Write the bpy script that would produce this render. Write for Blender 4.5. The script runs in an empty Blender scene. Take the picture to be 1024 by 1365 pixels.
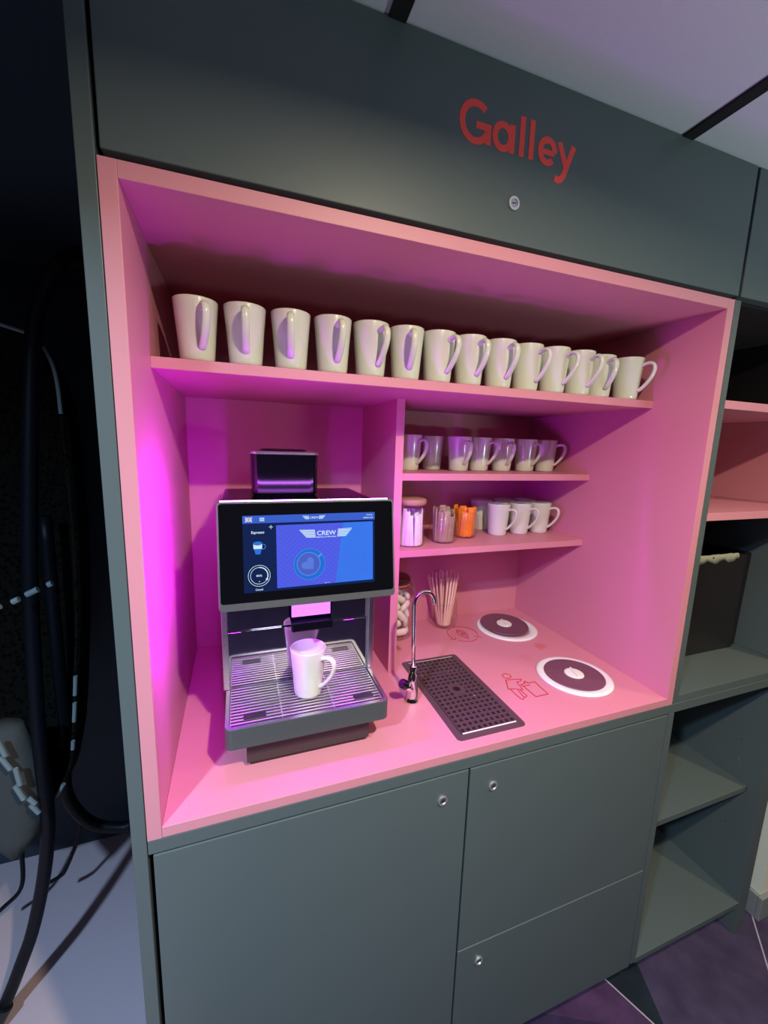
import bpy, bmesh, math, random
from mathutils import Vector, Matrix
random.seed(7)
PI = math.pi
R = math.radians
C = bpy.context.scene.collection
U = 1.2          # metres per drawing unit (niche is 1 unit wide)
Z0 = 0.79        # height of the niche foot above the floor, in units


def W(x, y, z):
    return Vector((x * U, y * U, (z + Z0) * U))


# ------------------------------------------------------------------ camera
cam_d = bpy.data.cameras.new('camera')
cam = bpy.data.objects.new('camera', cam_d)
C.objects.link(cam)
cr = Vector((0.94199252, -0.33433884, 0.0294556))
cu = Vector((0.0262868, 0.16098359, 0.98660696))
cf = Vector((0.3346029, 0.92860208, -0.16043403))
M = Matrix((cr, cu, -cf)).transposed().to_4x4()
M.translation = W(0.1285, -0.542, 0.5345)
cam.matrix_world = M
cam_d.sensor_fit = 'HORIZONTAL'
cam_d.sensor_width = 36
cam_d.lens = 541.89 / 1024 * 36
cam_d.clip_start = 0.02
bpy.context.scene.camera = cam

# ------------------------------------------------------------------ light
sc = bpy.context.scene
sc.view_settings.view_transform = 'Standard'
sc.view_settings.look = 'None'
sc.view_settings.gamma = 1
sc.view_settings.use_curve_mapping = False
sc.view_settings.exposure = 0.0
world = bpy.data.worlds.new('world')
sc.world = world
world.use_nodes = True
world.node_tree.nodes['Background'].inputs[0].default_value = (0.5, 0.5, 0.7, 1)
world.node_tree.nodes['Background'].inputs[1].default_value = 0.006


def lamp(name, loc, power, col, size, target=None, spread=180):
    d = bpy.data.lights.new(name, 'AREA')
    d.shape = 'DISK'
    d.size = size * U
    d.energy = power
    d.color = col
    d.spread = math.radians(spread)
    o = bpy.data.objects.new(name, d)
    C.objects.link(o)
    o.location = W(*loc)
    if target:
        o.rotation_euler = (W(*target) - W(*loc)).to_track_quat('-Z', 'Y').to_euler()
    return o


lamp('warm_downlight', (0.44, -0.66, 1.035), 28, (1.0, 0.86, 0.62), 0.05, spread=164)
lamp('cool_downlight', (-0.50, -0.80, 1.035), 48, (0.45, 0.72, 1.0), 0.08, spread=150)
lamp('right_downlight', (1.75, -0.75, 1.035), 15, (1.0, 0.74, 0.42), 0.06, spread=160)
lamp('room_fill', (0.30, -1.70, 1.035), 4, (0.74, 0.70, 1.0), 0.25)  # weak ambient fill added for the room, not a known lamp
lamp('ceiling_fill', (1.30, -1.00, 0.30), 18, (0.76, 0.98, 0.96), 0.30, (1.30, -1.00, 1.0))  # added upward fill that only brightens the ceiling, no known lamp

# ------------------------------------------------------------------ materials


def mat(name, col, rough=0.5, metal=0.0, spec=0.5, bump=0.0, bscale=300, coat=0.0, emit=None, estr=0.0):
    m = bpy.data.materials.new(name)
    m.use_nodes = True
    nt = m.node_tree
    b = nt.nodes['Principled BSDF']
    b.inputs['Base Color'].default_value = (*col, 1)
    b.inputs['Roughness'].default_value = rough
    b.inputs['Metallic'].default_value = metal
    b.inputs['Specular IOR Level'].default_value = spec
    b.inputs['Coat Weight'].default_value = coat
    if emit:
        b.inputs['Emission Color'].default_value = (*emit, 1)
        b.inputs['Emission Strength'].default_value = estr
    tc = nt.nodes.new('ShaderNodeTexCoord')
    nz = nt.nodes.new('ShaderNodeTexNoise')
    nz.inputs['Scale'].default_value = bscale
    nz.inputs['Detail'].default_value = 3
    nt.links.new(tc.outputs['Object'], nz.inputs['Vector'])
    mr = nt.nodes.new('ShaderNodeMapRange')
    mr.inputs['To Min'].default_value = rough * 0.93
    mr.inputs['To Max'].default_value = min(1, rough * 1.07)
    nt.links.new(nz.outputs['Fac'], mr.inputs['Value'])
    nt.links.new(mr.outputs['Result'], b.inputs['Roughness'])
    if bump:
        bp = nt.nodes.new('ShaderNodeBump')
        bp.inputs['Strength'].default_value = bump
        bp.inputs['Distance'].default_value = 0.001
        nt.links.new(nz.outputs['Fac'], bp.inputs['Height'])
        nt.links.new(bp.outputs['Normal'], b.inputs['Normal'])
    return m


def emission(name, col, s):
    m = bpy.data.materials.new(name)
    m.use_nodes = True
    nt = m.node_tree
    nt.nodes.clear()
    e = nt.nodes.new('ShaderNodeEmission')
    o = nt.nodes.new('ShaderNodeOutputMaterial')
    e.inputs[0].default_value = (*col, 1)
    e.inputs[1].default_value = s
    nt.links.new(e.outputs[0], o.inputs[0])
    return m


def glass(name, tint=(0.985, 0.97, 0.97), rough=0.03):
    m = bpy.data.materials.new(name)
    m.use_nodes = True
    nt = m.node_tree
    nt.nodes.clear()
    t = nt.nodes.new('ShaderNodeBsdfTransparent')
    t.inputs[0].default_value = (*tint, 1)
    g = nt.nodes.new('ShaderNodeBsdfGlossy')
    g.inputs['Roughness'].default_value = rough
    lwt = nt.nodes.new('ShaderNodeLayerWeight')
    lwt.inputs[0].default_value = 0.5
    f0 = nt.nodes.new('ShaderNodeMath')
    f0.operation = 'POWER'
    f0.inputs[1].default_value = 3.5
    nt.links.new(lwt.outputs['Facing'], f0.inputs[0])
    f = nt.nodes.new('ShaderNodeMath')
    f.operation = 'MULTIPLY_ADD'
    f.inputs[1].default_value = 0.7
    f.inputs[2].default_value = 0.07
    nt.links.new(f0.outputs[0], f.inputs[0])
    mx = nt.nodes.new('ShaderNodeMixShader')
    o = nt.nodes.new('ShaderNodeOutputMaterial')
    nt.links.new(f.outputs[0], mx.inputs[0])
    nt.links.new(t.outputs[0], mx.inputs[1])
    nt.links.new(g.outputs[0], mx.inputs[2])
    nt.links.new(mx.outputs[0], o.inputs[0])
    return m


PINK = mat('pink laminate', (0.61, 0.225, 0.285), 0.5, bump=0.12, bscale=900)
PINKEDGE = mat('salmon edge band', (0.7, 0.26, 0.28), 0.45, bump=0.1, bscale=700)
DARK = mat('grey green laminate', (0.080, 0.101, 0.105), 0.45, bump=0.15, bscale=900, spec=0.36)
DARKER = mat('shadow gap board', (0.008, 0.009, 0.01), 0.7)
BLACKB = mat('black board', (0.008, 0.008, 0.01), 0.6)
RED = mat('red lettering', (0.80, 0.06, 0.05), 0.5)
REDL = mat('red printed line', (0.45, 0.012, 0.02), 0.5)
LOCKM = mat('satin nickel', (0.80, 0.79, 0.78), 0.30, metal=0.85)
CHROME = mat('chrome', (0.85, 0.85, 0.87), 0.08, metal=1)
STEEL = mat('brushed steel', (0.62, 0.60, 0.64), 0.28, metal=1)
MIRROR = mat('polished steel plate', (0.62, 0.60, 0.62), 0.06, metal=1)
BARS = mat('steel bars', (0.80, 0.78, 0.80), 0.3, metal=1)
CERAMIC = mat('cream glazed ceramic', (0.62, 0.63, 0.53), 0.2, coat=0.3)
GLOSSB = mat('gloss black plastic', (0.003, 0.003, 0.005), 0.10, spec=0.35)
SATINB = mat('satin black plastic', (0.012, 0.010, 0.012), 0.4)
BASEB = mat('dark brown plastic', (0.045, 0.028, 0.030), 0.5)
GREYM = mat('grey metal paint', (0.085, 0.098, 0.102), 0.4, metal=0.3)
BEZEL = mat('silver bezel', (0.20, 0.20, 0.215), 0.35, metal=0.7)
BRONZE = mat('dark bronze steel', (0.12, 0.068, 0.080), 0.35, metal=0.3)
BRONZED = mat('dark pan', (0.012, 0.008, 0.010), 0.5)
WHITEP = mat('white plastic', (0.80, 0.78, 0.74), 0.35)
PLUM = mat('plum brown lid', (0.15, 0.058, 0.088), 0.45, bump=0.2, bscale=500)
CREAM = mat('cream plastic', (0.80, 0.80, 0.68), 0.3)
GLASS = glass('clear glass')
PAPERW = mat('white paper', (0.80, 0.76, 0.78), 0.6)
PAPERB = mat('brown paper', (0.34, 0.22, 0.15), 0.6)
PAPERO = mat('orange wrapper', (0.85, 0.22, 0.02), 0.3)
WOODS = mat('pale birch', (0.86, 0.66, 0.50), 0.6, bump=0.2, bscale=120)
WOODL = mat('wooden lid', (0.38, 0.21, 0.14), 0.5, bump=0.2, bscale=60)
PALEB = mat('pale wrapped sweets', (0.74, 0.70, 0.66), 0.45)
VIOLET = emission('violet led', (0.48, 0.004, 1.0), 500)
VIOLET_R = emission('violet led right', (0.48, 0.010, 1.0), 230)
VIOLET_D = emission('violet led down', (0.48, 0.02, 1.0), 22)
VIOLET_T = emission('violet led top', (0.58, 0.15, 1.0), 60)
SPOUT_GLOW = emission('spout glow', (0.56, 0.16, 1.0), 2.0)  # glow that stands in for light falling on the spout
RUBBER = mat('black rubber', (0.010, 0.010, 0.012), 0.5)
BAG = mat('pale bin bag', (0.35, 0.36, 0.28), 0.4, bump=0.5, bscale=60)
GREYSTITCH = mat('grey stitching', (0.15, 0.19, 0.21), 0.8)
GREYC = mat('dark grey cushion', (0.035, 0.040, 0.042), 0.9, bump=0.4, bscale=200)
TUBEM = mat('black powder coated tube', (0.003, 0.004, 0.007), 0.45, spec=0.15)

# net weave of the hanging chair
NET = mat('black mesh weave', (0.012, 0.011, 0.010), 0.9, spec=0.05)
nt = NET.node_tree
wv = nt.nodes.new('ShaderNodeTexVoronoi')
wv.inputs['Scale'].default_value = 70
tcn = nt.nodes.new('ShaderNodeTexCoord')
cr_ = nt.nodes.new('ShaderNodeValToRGB')
cr_.color_ramp.elements[0].color = (0.001, 0.001, 0.001, 1)
cr_.color_ramp.elements[0].position = 0.25
cr_.color_ramp.elements[1].color = (0.007, 0.006, 0.005, 1)
cr_.color_ramp.elements[1].position = 0.55
nt.links.new(tcn.outputs['Object'], wv.inputs['Vector'])
nt.links.new(wv.outputs['Distance'], cr_.inputs[0])
nt.links.new(cr_.outputs[0], nt.nodes['Principled BSDF'].inputs['Base Color'])

# ------------------------------------------------------------------ object helpers
ORG = {}


def tag(o, label=None, cat=None, group=None, kind=None):
    if label:
        o['label'] = label
    if cat:
        o['category'] = cat
    if group:
        o['group'] = group
    if kind:
        o['kind'] = kind
    return o


def thing(name, label, cat, org, group=None, rotz=0):
    o = bpy.data.objects.new(name, None)
    o.empty_display_size = 0.05
    C.objects.link(o)
    o.location = W(*org)
    o.rotation_euler = (0, 0, rotz)
    ORG[o.name] = Vector(org)
    return tag(o, label, cat, group)


def obj(name, bm, m, parent=None, org=None, smooth=False, label=None):
    """bm is in drawing units, world placed; it is moved to the origin of its thing"""
    me = bpy.data.meshes.new(name)
    root = None
    if parent is not None:
        org = ORG[parent.name]
    elif org is None:
        org = (0, 0, 0)
    org = Vector(org)
    for v in bm.verts:
        v.co = (v.co - org) * U
    bmesh.ops.recalc_face_normals(bm, faces=bm.faces)
    bm.to_mesh(me)
    bm.free()
    for p in me.polygons:
        p.use_smooth = smooth
    ms = m if isinstance(m, (list, tuple)) else [m]
    for k in ms:
        me.materials.append(k)
    o = bpy.data.objects.new(name, me)
    C.objects.link(o)
    if parent is not None:
        o.parent = parent
    else:
        o.location = W(*org)
    ORG[o.name] = org
    if smooth == 'auto':
        pass
    if label:
        o['label'] = label
    return o


def struct(name, bm, m, label=None):
    o = obj(name, bm, m)
    o['kind'] = 'structure'
    if label:
        o['label'] = label
    return o


def box(bm, x0, x1, y0, y1, z0, z1, bev=0.0, seg=2):
    r = bmesh.ops.create_cube(bm, size=1.0)
    vs = r['verts']
    for v in vs:
        v.co = Vector(((x0 + x1) / 2 + v.co.x * (x1 - x0), (y0 + y1) / 2 + v.co.y * (y1 - y0), (z0 + z1) / 2 + v.co.z * (z1 - z0)))
    if bev:
        es = list({e for v in vs for e in v.link_edges})
        bmesh.ops.bevel(bm, geom=es, offset=bev, segments=seg, profile=0.5, affect='EDGES')
    return bm


def bx(*a, **k):
    return box(bmesh.new(), *a, **k)


def loft(bm, loops, cap0=True, cap1=True, closed=False):
    rings = [[bm.verts.new(p) for p in L] for L in loops]
    n = len(rings[0])
    rr = rings + ([rings[0]] if closed else [])
    for a, b in zip(rr[:-1], rr[1:]):
        for i in range(n):
            bm.faces.new((a[i], a[(i + 1) % n], b[(i + 1) % n], b[i]))
    if not closed:
        if cap0:
            bm.faces.new(rings[0])
        if cap1:
            bm.faces.new(rings[-1])
    return bm


def lathe(bm, prof, cx=0, cy=0, cz=0, seg=40):
    """prof: list of (r, z)"""
    rings = []
    for r, z in prof:
        if r < 1e-6:
            rings.append([bm.verts.new((cx, cy, cz + z))])
        else:
            rings.append([bm.verts.new((cx + r * math.cos(2 * PI * i / seg), cy + r * math.sin(2 * PI * i / seg), cz + z)) for i in range(seg)])
    for a, b in zip(rings[:-1], rings[1:]):
        if len(a) == 1 and len(b) == 1:
            continue
        for i in range(seg):
            j = (i + 1) % seg
            if len(a) == 1:
                bm.faces.new((a[0], b[j], b[i]))
            elif len(b) == 1:
                bm.faces.new((a[i], a[j], b[0]))
            else:
                bm.faces.new((a[i], a[j], b[j], b[i]))
    return bm


def smooth_path(pts, n=6):
    pts = [Vector(p) for p in pts]
    out = []
    P = [pts[0] * 2 - pts[1]] + pts + [pts[-1] * 2 - pts[-2]]
    for i in range(1, len(P) - 2):
        for k in range(n):
            t = k / n
            a, b, c, d = P[i - 1], P[i], P[i + 1], P[i + 2]
            out.append(0.5 * ((2 * b) + (c - a) * t + (2 * a - 5 * b + 4 * c - d) * t * t + (3 * b - a - 3 * c + d) * t ** 3))
    out.append(pts[-1])
    return out


def tube(bm, pts, r, seg=12, r2=None, side=None):
    """round (or elliptical: r along normal, r2 along side) tube through pts; r may be a list"""
    pts = [Vector(p) for p in pts]
    loops = []
    nrm = None
    for i, p in enumerate(pts):
        d = (pts[min(i + 1, len(pts) - 1)] - pts[max(i - 1, 0)]).normalized()
        if side is not None:
            s = Vector(side)
            nn = d.cross(s).normalized()
        else:
            if nrm is None:
                a = Vector((0, 0, 1)) if abs(d.z) < 0.9 else Vector((1, 0, 0))
                nrm = d.cross(a).normalized()
            nn = (nrm - d * nrm.dot(d)).normalized()
            nrm = nn
            s = d.cross(nn)
        rr = r[i] if isinstance(r, (list, tuple)) else r
        rs = r2 if r2 is not None else rr
        loops.append([p + nn * rr * math.cos(2 * PI * k / seg) + s * rs * math.sin(2 * PI * k / seg) for k in range(seg)])
    return loft(bm, loops)


def rrect(x0, x1, y0, y1, r, n=5):
    out = []
    for cx, cy, a0 in ((x1 - r, y1 - r, 0), (x0 + r, y1 - r, 90), (x0 + r, y0 + r, 180), (x1 - r, y0 + r, 270)):
        for k in range(n + 1):
            a = R(a0 + 90 * k / n)
            out.append((cx + r * math.cos(a), cy + r * math.sin(a)))
    return out


class Plane:
    """a flat drawing surface: (u, v, w) -> world; w is height above it"""

    def __init__(s, o, eu, ev, ew):
        s.o, s.eu, s.ev, s.ew = Vector(o), Vector(eu).normalized(), Vector(ev).normalized(), Vector(ew).normalized()

    def __call__(s, u, v, w=0.0):
        return s.o + s.eu * u + s.ev * v + s.ew * w


def plate(bm, P, pts, w0, w1):
    return loft(bm, [[P(u, v, w0) for u, v in pts], [P(u, v, w1) for u, v in pts]])


SK = 0


def stroke(bm, P, pts, wd, w0=0.0, w1=0.0004, closed=False):
    global SK
    SK = (SK + 1) % 9
    w1 += SK * 0.00003
    if not closed and len(pts) > 3 and math.dist(pts[0], pts[-1]) < 1e-6:
        pts, closed = pts[:-1], True
    n = len(pts)
    L_, R_ = [], []
    for i, p in enumerate(pts):
        a = pts[i - 1] if (i > 0 or closed) else None
        c = pts[(i + 1) % n] if (i < n - 1 or closed) else None
        d0 = Vector((p[0] - a[0], p[1] - a[1])).normalized() if a else None
        d1 = Vector((c[0] - p[0], c[1] - p[1])).normalized() if c else None
        d0, d1 = d0 or d1, d1 or d0
        n0, n1 = Vector((-d0.y, d0.x)), Vector((-d1.y, d1.x))
        m_ = (n0 + n1)
        m_ = m_.normalized() if m_.length > 0.05 else n0
        k_ = wd / 2 / max(m_.dot(n0), 0.45)
        L_.append((p[0] + m_.x * k_, p[1] + m_.y * k_))
        R_.append((p[0] - m_.x * k_, p[1] - m_.y * k_))
    loops = [[P(*l, w0), P(*l, w1), P(*r, w1), P(*r, w0)] for l, r in zip(L_, R_)]
    loft(bm, loops, closed=closed)
    return bm


def arc(cx, cy, rx, a0, a1, n=20, ry=None):
    ry = ry or rx
    return [(cx + rx * math.cos(R(a0 + (a1 - a0) * k / n)), cy + ry * math.sin(R(a0 + (a1 - a0) * k / n))) for k in range(n + 1)]


def ring(bm, P, cx, cy, r0, r1, w0, w1, seg=48, ry=1.0):
    o = [(cx + r1 * math.cos(2 * PI * k / seg), cy + r1 * ry * math.sin(2 * PI * k / seg)) for k in range(seg)]
    i = [(cx + r0 * math.cos(2 * PI * k / seg), cy + r0 * ry * math.sin(2 * PI * k / seg)) for k in range(seg)]
    return loft(bm, [[P(*p, w0) for p in o], [P(*p, w1) for p in o], [P(*p, w1) for p in i], [P(*p, w0) for p in i]], closed=True)


def lettering(name, s, P, u, v, h, m, parent, width=None, w0=0.0004, align='LEFT'):
    """writing laid on a plane; (u, v) is the left end of its baseline, h its capital height"""
    cu = bpy.data.curves.new('t', 'FONT')
    cu.body = s
    cu.extrude = 0.02
    cu.offset = 0.015
    t = bpy.data.objects.new('t', cu)
    C.objects.link(t)
    dg = bpy.context.evaluated_depsgraph_get()
    me = bpy.data.meshes.new_from_object(t.evaluated_get(dg))
    bpy.data.objects.remove(t)
    xs = [q.co.x for q in me.vertices]
    x0, x1 = min(xs), max(xs)
    k = h / 0.7
    kx = width / (x1 - x0) if width else k
    bm = bmesh.new()
    bm.from_mesh(me)
    for q in bm.verts:
        q.co = P(u + (q.co.x - x0) * kx, v + q.co.y * k, w0 + (q.co.z + 0.02) * k * 0.3)
    return obj(name, bm, m, parent)


# measured positions (drawing units)
Wd, H, t, D, zc = 1.0, 0.8195, 0.0177, 0.518, 0.0163
s1, s2 = 0.121, 0.270
z1, z2, z3, tt = 0.6477, 0.4773, 0.3049, 0.0157
CE = 1.042

# ------------------------------------------------------------------ the room
CARPET = mat('geometric carpet', (0.05, 0.04, 0.07), 0.95, bump=0.8, bscale=500, spec=0.1)
nt = CARPET.node_tree
tc = nt.nodes.new('ShaderNodeTexCoord')
sx = nt.nodes.new('ShaderNodeSeparateXYZ')
nt.links.new(tc.outputs['Object'], sx.inputs[0])


def mth(nt, op, a, b=None, c=None):
    n = nt.nodes.new('ShaderNodeMath')
    n.operation = op
    for i, q in enumerate((a, b, c)):
        if q is None:
            continue
        if isinstance(q, (int, float)):
            n.inputs[i].default_value = q
        else:
            nt.links.new(q, n.inputs[i])
    return n.outputs[0]


def side_of(nt, p, q):
    """signed distance to the line p-q, in metres"""
    dx, dy = (q[0] - p[0]), (q[1] - p[1])
    L = math.hypot(dx, dy)
    nx, ny = -dy / L, dx / L
    a = mth(nt, 'MULTIPLY', sx.outputs[0], nx)
    b = mth(nt, 'MULTIPLY_ADD', sx.outputs[1], ny, a)
    return mth(nt, 'ADD', b, -(nx * p[0] + ny * p[1]) * U)


def mixc(nt, f, a, b):
    n = nt.nodes.new('ShaderNodeMix')
    n.data_type = 'RGBA'
    nt.links.new(f, n.inputs[0])
    for i, q in ((6, a), (7, b)):
        if isinstance(q, tuple):
            n.inputs[i].default_value = (*q, 1)
        else:
            nt.links.new(q, n.inputs[i])
    return n.outputs[2]


dA = side_of(nt, (0.977, 0.035), (1.016, -0.06))
dB = side_of(nt, (1.508, 0.01), (1.406, -0.08))
dC = side_of(nt, (1.083, 0.036), (1.054, -0.03))
dD = side_of(nt, (0.86, 0.0), (0.98, -0.06))
col = mixc(nt, mth(nt, 'GREATER_THAN', dC, 0), (0.012, 0.018, 0.026), (0.050, 0.038, 0.078))
col = mixc(nt, mth(nt, 'GREATER_THAN', dA, 0), (0.062, 0.030, 0.080), col)
left = mth(nt, 'MULTIPLY', mth(nt, 'LESS_THAN', dD, 0), mth(nt, 'LESS_THAN', dA, 0))
col = mixc(nt, left, col, (0.035, 0.022, 0.06))
la = mth(nt, 'LESS_THAN', mth(nt, 'ABSOLUTE', dA), 0.0022)
lb = mth(nt, 'LESS_THAN', mth(nt, 'ABSOLUTE', dB), 0.0022)
ln = mth(nt, 'MAXIMUM', la, lb)
nz = nt.nodes.new('ShaderNodeTexNoise')
nz.inputs['Scale'].default_value = 14
nz.inputs['Detail'].default_value = 6
nt.links.new(tc.outputs['Object'], nz.inputs['Vector'])
mm = mth(nt, 'MULTIPLY_ADD', nz.outputs['Fac'], 1.2, 0.4)
vm = nt.nodes.new('ShaderNodeVectorMath')
vm.operation = 'SCALE'
nt.links.new(col, vm.inputs[0])
nt.links.new(mm, vm.inputs['Scale'])
col = mixc(nt, ln, vm.outputs[0], (0.35, 0.30, 0.38))
nt.links.new(col, nt.nodes['Principled BSDF'].inputs['Base Color'])

LFLOOR = mat('pale pink floor', (0.50, 0.38, 0.43), 0.6, bump=0.2, bscale=600)
CEILM = mat('ceiling paint', (0.52, 0.53, 0.56), 0.9, bump=0.5, bscale=700)
NAVY = mat('dark navy wall', (0.016, 0.026, 0.040), 0.75, bump=0.3, bscale=200)
WALLW = mat('cream white wall', (0.66, 0.66, 0.56), 0.8, bump=0.2, bscale=300)
ROOMW = mat('grey room wall', (0.022, 0.022, 0.028), 0.9)
STRIP = mat('black ceiling strip', (0.004, 0.004, 0.005), 0.6)
BASEG = mat('grey baseboard', (0.20, 0.21, 0.22), 0.5)

struct('floor', bx(-0.03, 3.2, -2.6, 0.86, -0.81, -0.79), CARPET)
struct('floor_left', bx(-2.2, -0.03, -2.6, 0.86, -0.81, -0.79), LFLOOR)
struct('ceiling', bx(-2.2, 3.2, -2.6, 0.86, CE, CE + 0.03), CEILM)
struct('wall_back', bx(-2.2, 3.2, 0.86, 0.88, -0.81, CE + 0.03), NAVY)
struct('wall_left', bx(-2.22, -2.2, -2.6, 0.88, -0.81, CE + 0.03), ROOMW)
struct('wall_front', bx(-2.2, 3.2, -2.62, -2.6, -0.81, CE + 0.03), ROOMW)
struct('wall_side', bx(3.2, 3.22, -2.6, 0.88, -0.81, CE + 0.03), ROOMW)
struct('wall_right', bx(1.520, 3.2, 0.008, 0.86, -0.79, CE), WALLW)
b = bmesh.new()
box(b, 1.508, 3.2, -0.004, 0.008, -0.79, -0.715, 0.002)
box(b, 1.508, 1.520, 0.008, 0.5, -0.79, -0.715, 0.002)
struct('baseboard_right', b, BASEG)
struct('ceiling_left', bx(-2.2, -0.02, -0.45, 0.86, 0.98, CE), NAVY)
struct('trim_1', bx(0.311, 0.333, -2.6, -0.0, CE - 0.004, CE), STRIP)
struct('trim_2', bx(0.815, 0.837, -2.6, -0.0, CE - 0.004, CE), STRIP)

# ------------------------------------------------------------------ overhead cupboards
YF = Plane((0, 0, 0), (1, 0, 0), (0, 0, 1), (0, -1, 0))


def lock(parent, x, z):
    b = bmesh.new()
    ring(b, YF, x, z, 0.0058, 0.0088, 0, 0.0028, 32)
    c = obj('lock', b, LOCKM, parent, smooth=False, label='round chrome cam lock')
    b = bmesh.new()
    plate(b, YF, arc(x, z, 0.0055, 0, 345, 23), 0, 0.0018)
    o = obj('lock_barrel', b, STEEL, c)
    b = bmesh.new()
    plate(b, YF, [(x - 0.0032, z - 0.0009), (x + 0.0032, z + 0.0002), (x + 0.0032, z + 0.0014), (x - 0.0032, z + 0.0004)], 0.0018, 0.0021)
    obj('keyhole', b, DARKER, c)


def oheads(x0, x1, label, lab2):
    o = thing('overhead_cupboard', label, 'cupboard', ((x0 + x1) / 2, 0.0, 0.8235))
    obj('carcass', bx(x0 + 0.001, x1 - 0.001, 0.019, 0.51, 0.8215, CE - 0.001), DARKER, o)
    d = obj('door', bx(x0 + 0.002, x1 - 0.002, 0.0, 0.0178, 0.8265, CE - 0.0015, 0.0012), DARK, o)
    return o, d


oh, od = oheads(0.0015, 1.0085, 'long grey-green overhead cupboard with red Galley lettering above the pink niche', '')
lock(od, 0.504, 0.877)
b = bmesh.new()
wd = 0.0083
stroke(b, YF, arc(0.4365, 0.961, 0.0205, 48, 350, 26, 0.0218), wd)
stroke(b, YF, [(0.4375, 0.9585), (0.4565, 0.9585), (0.4565, 0.9385)], wd)
stroke(b, YF, arc(0.4795, 0.9545, 0.0125, 0, 360, 26, 0.0142), wd)
for xx, top in ((0.4945, 0.9720), (0.5105, 0.9865), (0.5265, 0.9865)):
    stroke(b, YF, [(xx, 0.9375), (xx, top)], wd)
stroke(b, YF, [(0.5425, 0.9535), (0.5665, 0.9535)], wd * 0.8)
stroke(b, YF, arc(0.5545, 0.9545, 0.0125, 0, 318, 26, 0.0142), wd)
stroke(b, YF, [(0.5745, 0.9710), (0.5885, 0.9420)], wd)
stroke(b, YF, [(0.6005, 0.9710), (0.5880, 0.9370), (0.5850, 0.9290), (0.5810, 0.9245), (0.5760, 0.9230), (0.5705, 0.9245)], wd)
obj('lettering', b, RED, od, label='red Galley lettering')
oh2, od2 = oheads(1.0115, 1.60, 'grey-green overhead cupboard at the right edge above the open shelves', '')

# ------------------------------------------------------------------ end panel and niche
tag(obj('end_panel', bx(-0.0185, -0.001, 0.0, 0.53, -0.79, CE - 0.001, 0.0008), DARK, org=(-0.01, 0.25, -0.79)),
    'tall narrow grey-green side panel at the left end of the cabinet wall', 'panel')

n = thing('niche_unit', 'open pink laminate niche with side walls, back and three shelves', 'cabinet', (0.5, 0.25, 0.0))
obj('side_panel', bx(0, t, 0, D + 0.01, 0.0, H, 0.0006), PINK, n)
obj('side_panel', bx(Wd - t, Wd, 0, D + 0.01, 0.0, H, 0.0006), PINK, n)
obj('top_panel', bx(t, Wd - t, 0, D, H - t, H, 0.0006), PINK, n)
obj('back_panel', bx(t, Wd - t, D, D + 0.01, 0, H), PINK, n)
obj('shelf', bx(t, Wd - t, s1, D, z1 - tt, z1, 0.0006), PINK, n, label='long upper pink shelf')
dv = 0.4423
obj('divider', bx(dv, dv + 0.0187, s2 - 0.001, D, zc, z1 - tt, 0.0006), PINK, n)
obj('shelf', bx(dv + 0.0187, Wd - t, s2, D, z2 - tt, z2, 0.0006), PINK, n, label='short middle pink shelf')
obj('shelf', bx(dv + 0.0187, Wd - t, s2, D, z3 - tt, z3, 0.0006), PINK, n, label='short lower pink shelf')

# worktop with its printed pictograms and coffee stains
WT = mat('pink worktop laminate', (0.61, 0.225, 0.285), 0.42, bump=0.12, bscale=900)
nt = WT.node_tree
tc = nt.nodes.new('ShaderNodeTexCoord')
nzz = nt.nodes.new('ShaderNodeTexNoise')
nzz.inputs['Scale'].default_value = 45
nzz.inputs['Detail'].default_value = 4
nt.links.new(tc.outputs['Object'], nzz.inputs['Vector'])


def blob(cx, cy, r, amt):
    d = nt.nodes.new('ShaderNodeVectorMath')
    d.operation = 'DISTANCE'
    nt.links.new(tc.outputs['Object'], d.inputs[0])
    d.inputs[1].default_value = ((cx - 0.5) * U, (cy - 0.25) * U, zc * U)
    e = mth(nt, 'MULTIPLY_ADD', nzz.outputs['Fac'], 0.03, d.outputs['Value'])
    mr = nt.nodes.new('ShaderNodeMapRange')
    mr.inputs['From Min'].default_value = r * U + 0.015
    mr.inputs['From Max'].default_value = r * U * 0.5 + 0.015
    mr.inputs['To Max'].default_value = amt
    nt.links.new(e, mr.inputs['Value'])
    return mr.outputs[0]


f = mth(nt, 'MAXIMUM', blob(0.881, 0.272, 0.020, 0.55), blob(0.802, 0.235, 0.022, 0.18))
f = mth(nt, 'MAXIMUM', f, blob(0.690, 0.155, 0.010, 0.25))
colw = mixc(nt, f, (0.61, 0.225, 0.285), (0.55, 0.10, 0.02))
nt.links.new(colw, nt.nodes['Principled BSDF'].inputs['Base Color'])
wt = thing('pink_worktop', 'pink laminate worktop board in the niche printed with two red pictograms', 'worktop', (0.5, 0.25, 0.0))
obj('board', bx(t + 0.0003, Wd - t - 0.0003, 0.0, D - 0.0003, 0.0005, zc, 0.0006), WT, wt)
WP = Plane((0, 0, zc), (1, 0, 0), (0, 1, 0), (0, 0, 1))
b = bmesh.new()
lw = 0.0019
stroke(b, WP, [(0.6932, 0.1826), (0.701, 0.1867), (0.7082, 0.1853), (0.7119, 0.1782), (0.71, 0.1712), (0.7032, 0.1675), (0.696, 0.1686), (0.6915, 0.1735)], lw, closed=True)
stroke(b, WP, [(0.6899, 0.1636), (0.7106, 0.1603), (0.7274, 0.1559), (0.7191, 0.1494), (0.7087, 0.1494), (0.703, 0.1207), (0.6879, 0.1283), (0.6735, 0.1326)], lw, closed=True)
stroke(b, WP, [(0.6774, 0.1296), (0.677, 0.1119), (0.6773, 0.0947), (0.6808, 0.0915), (0.6873, 0.097), (0.6895, 0.1103), (0.6919, 0.1234)], lw)
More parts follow.
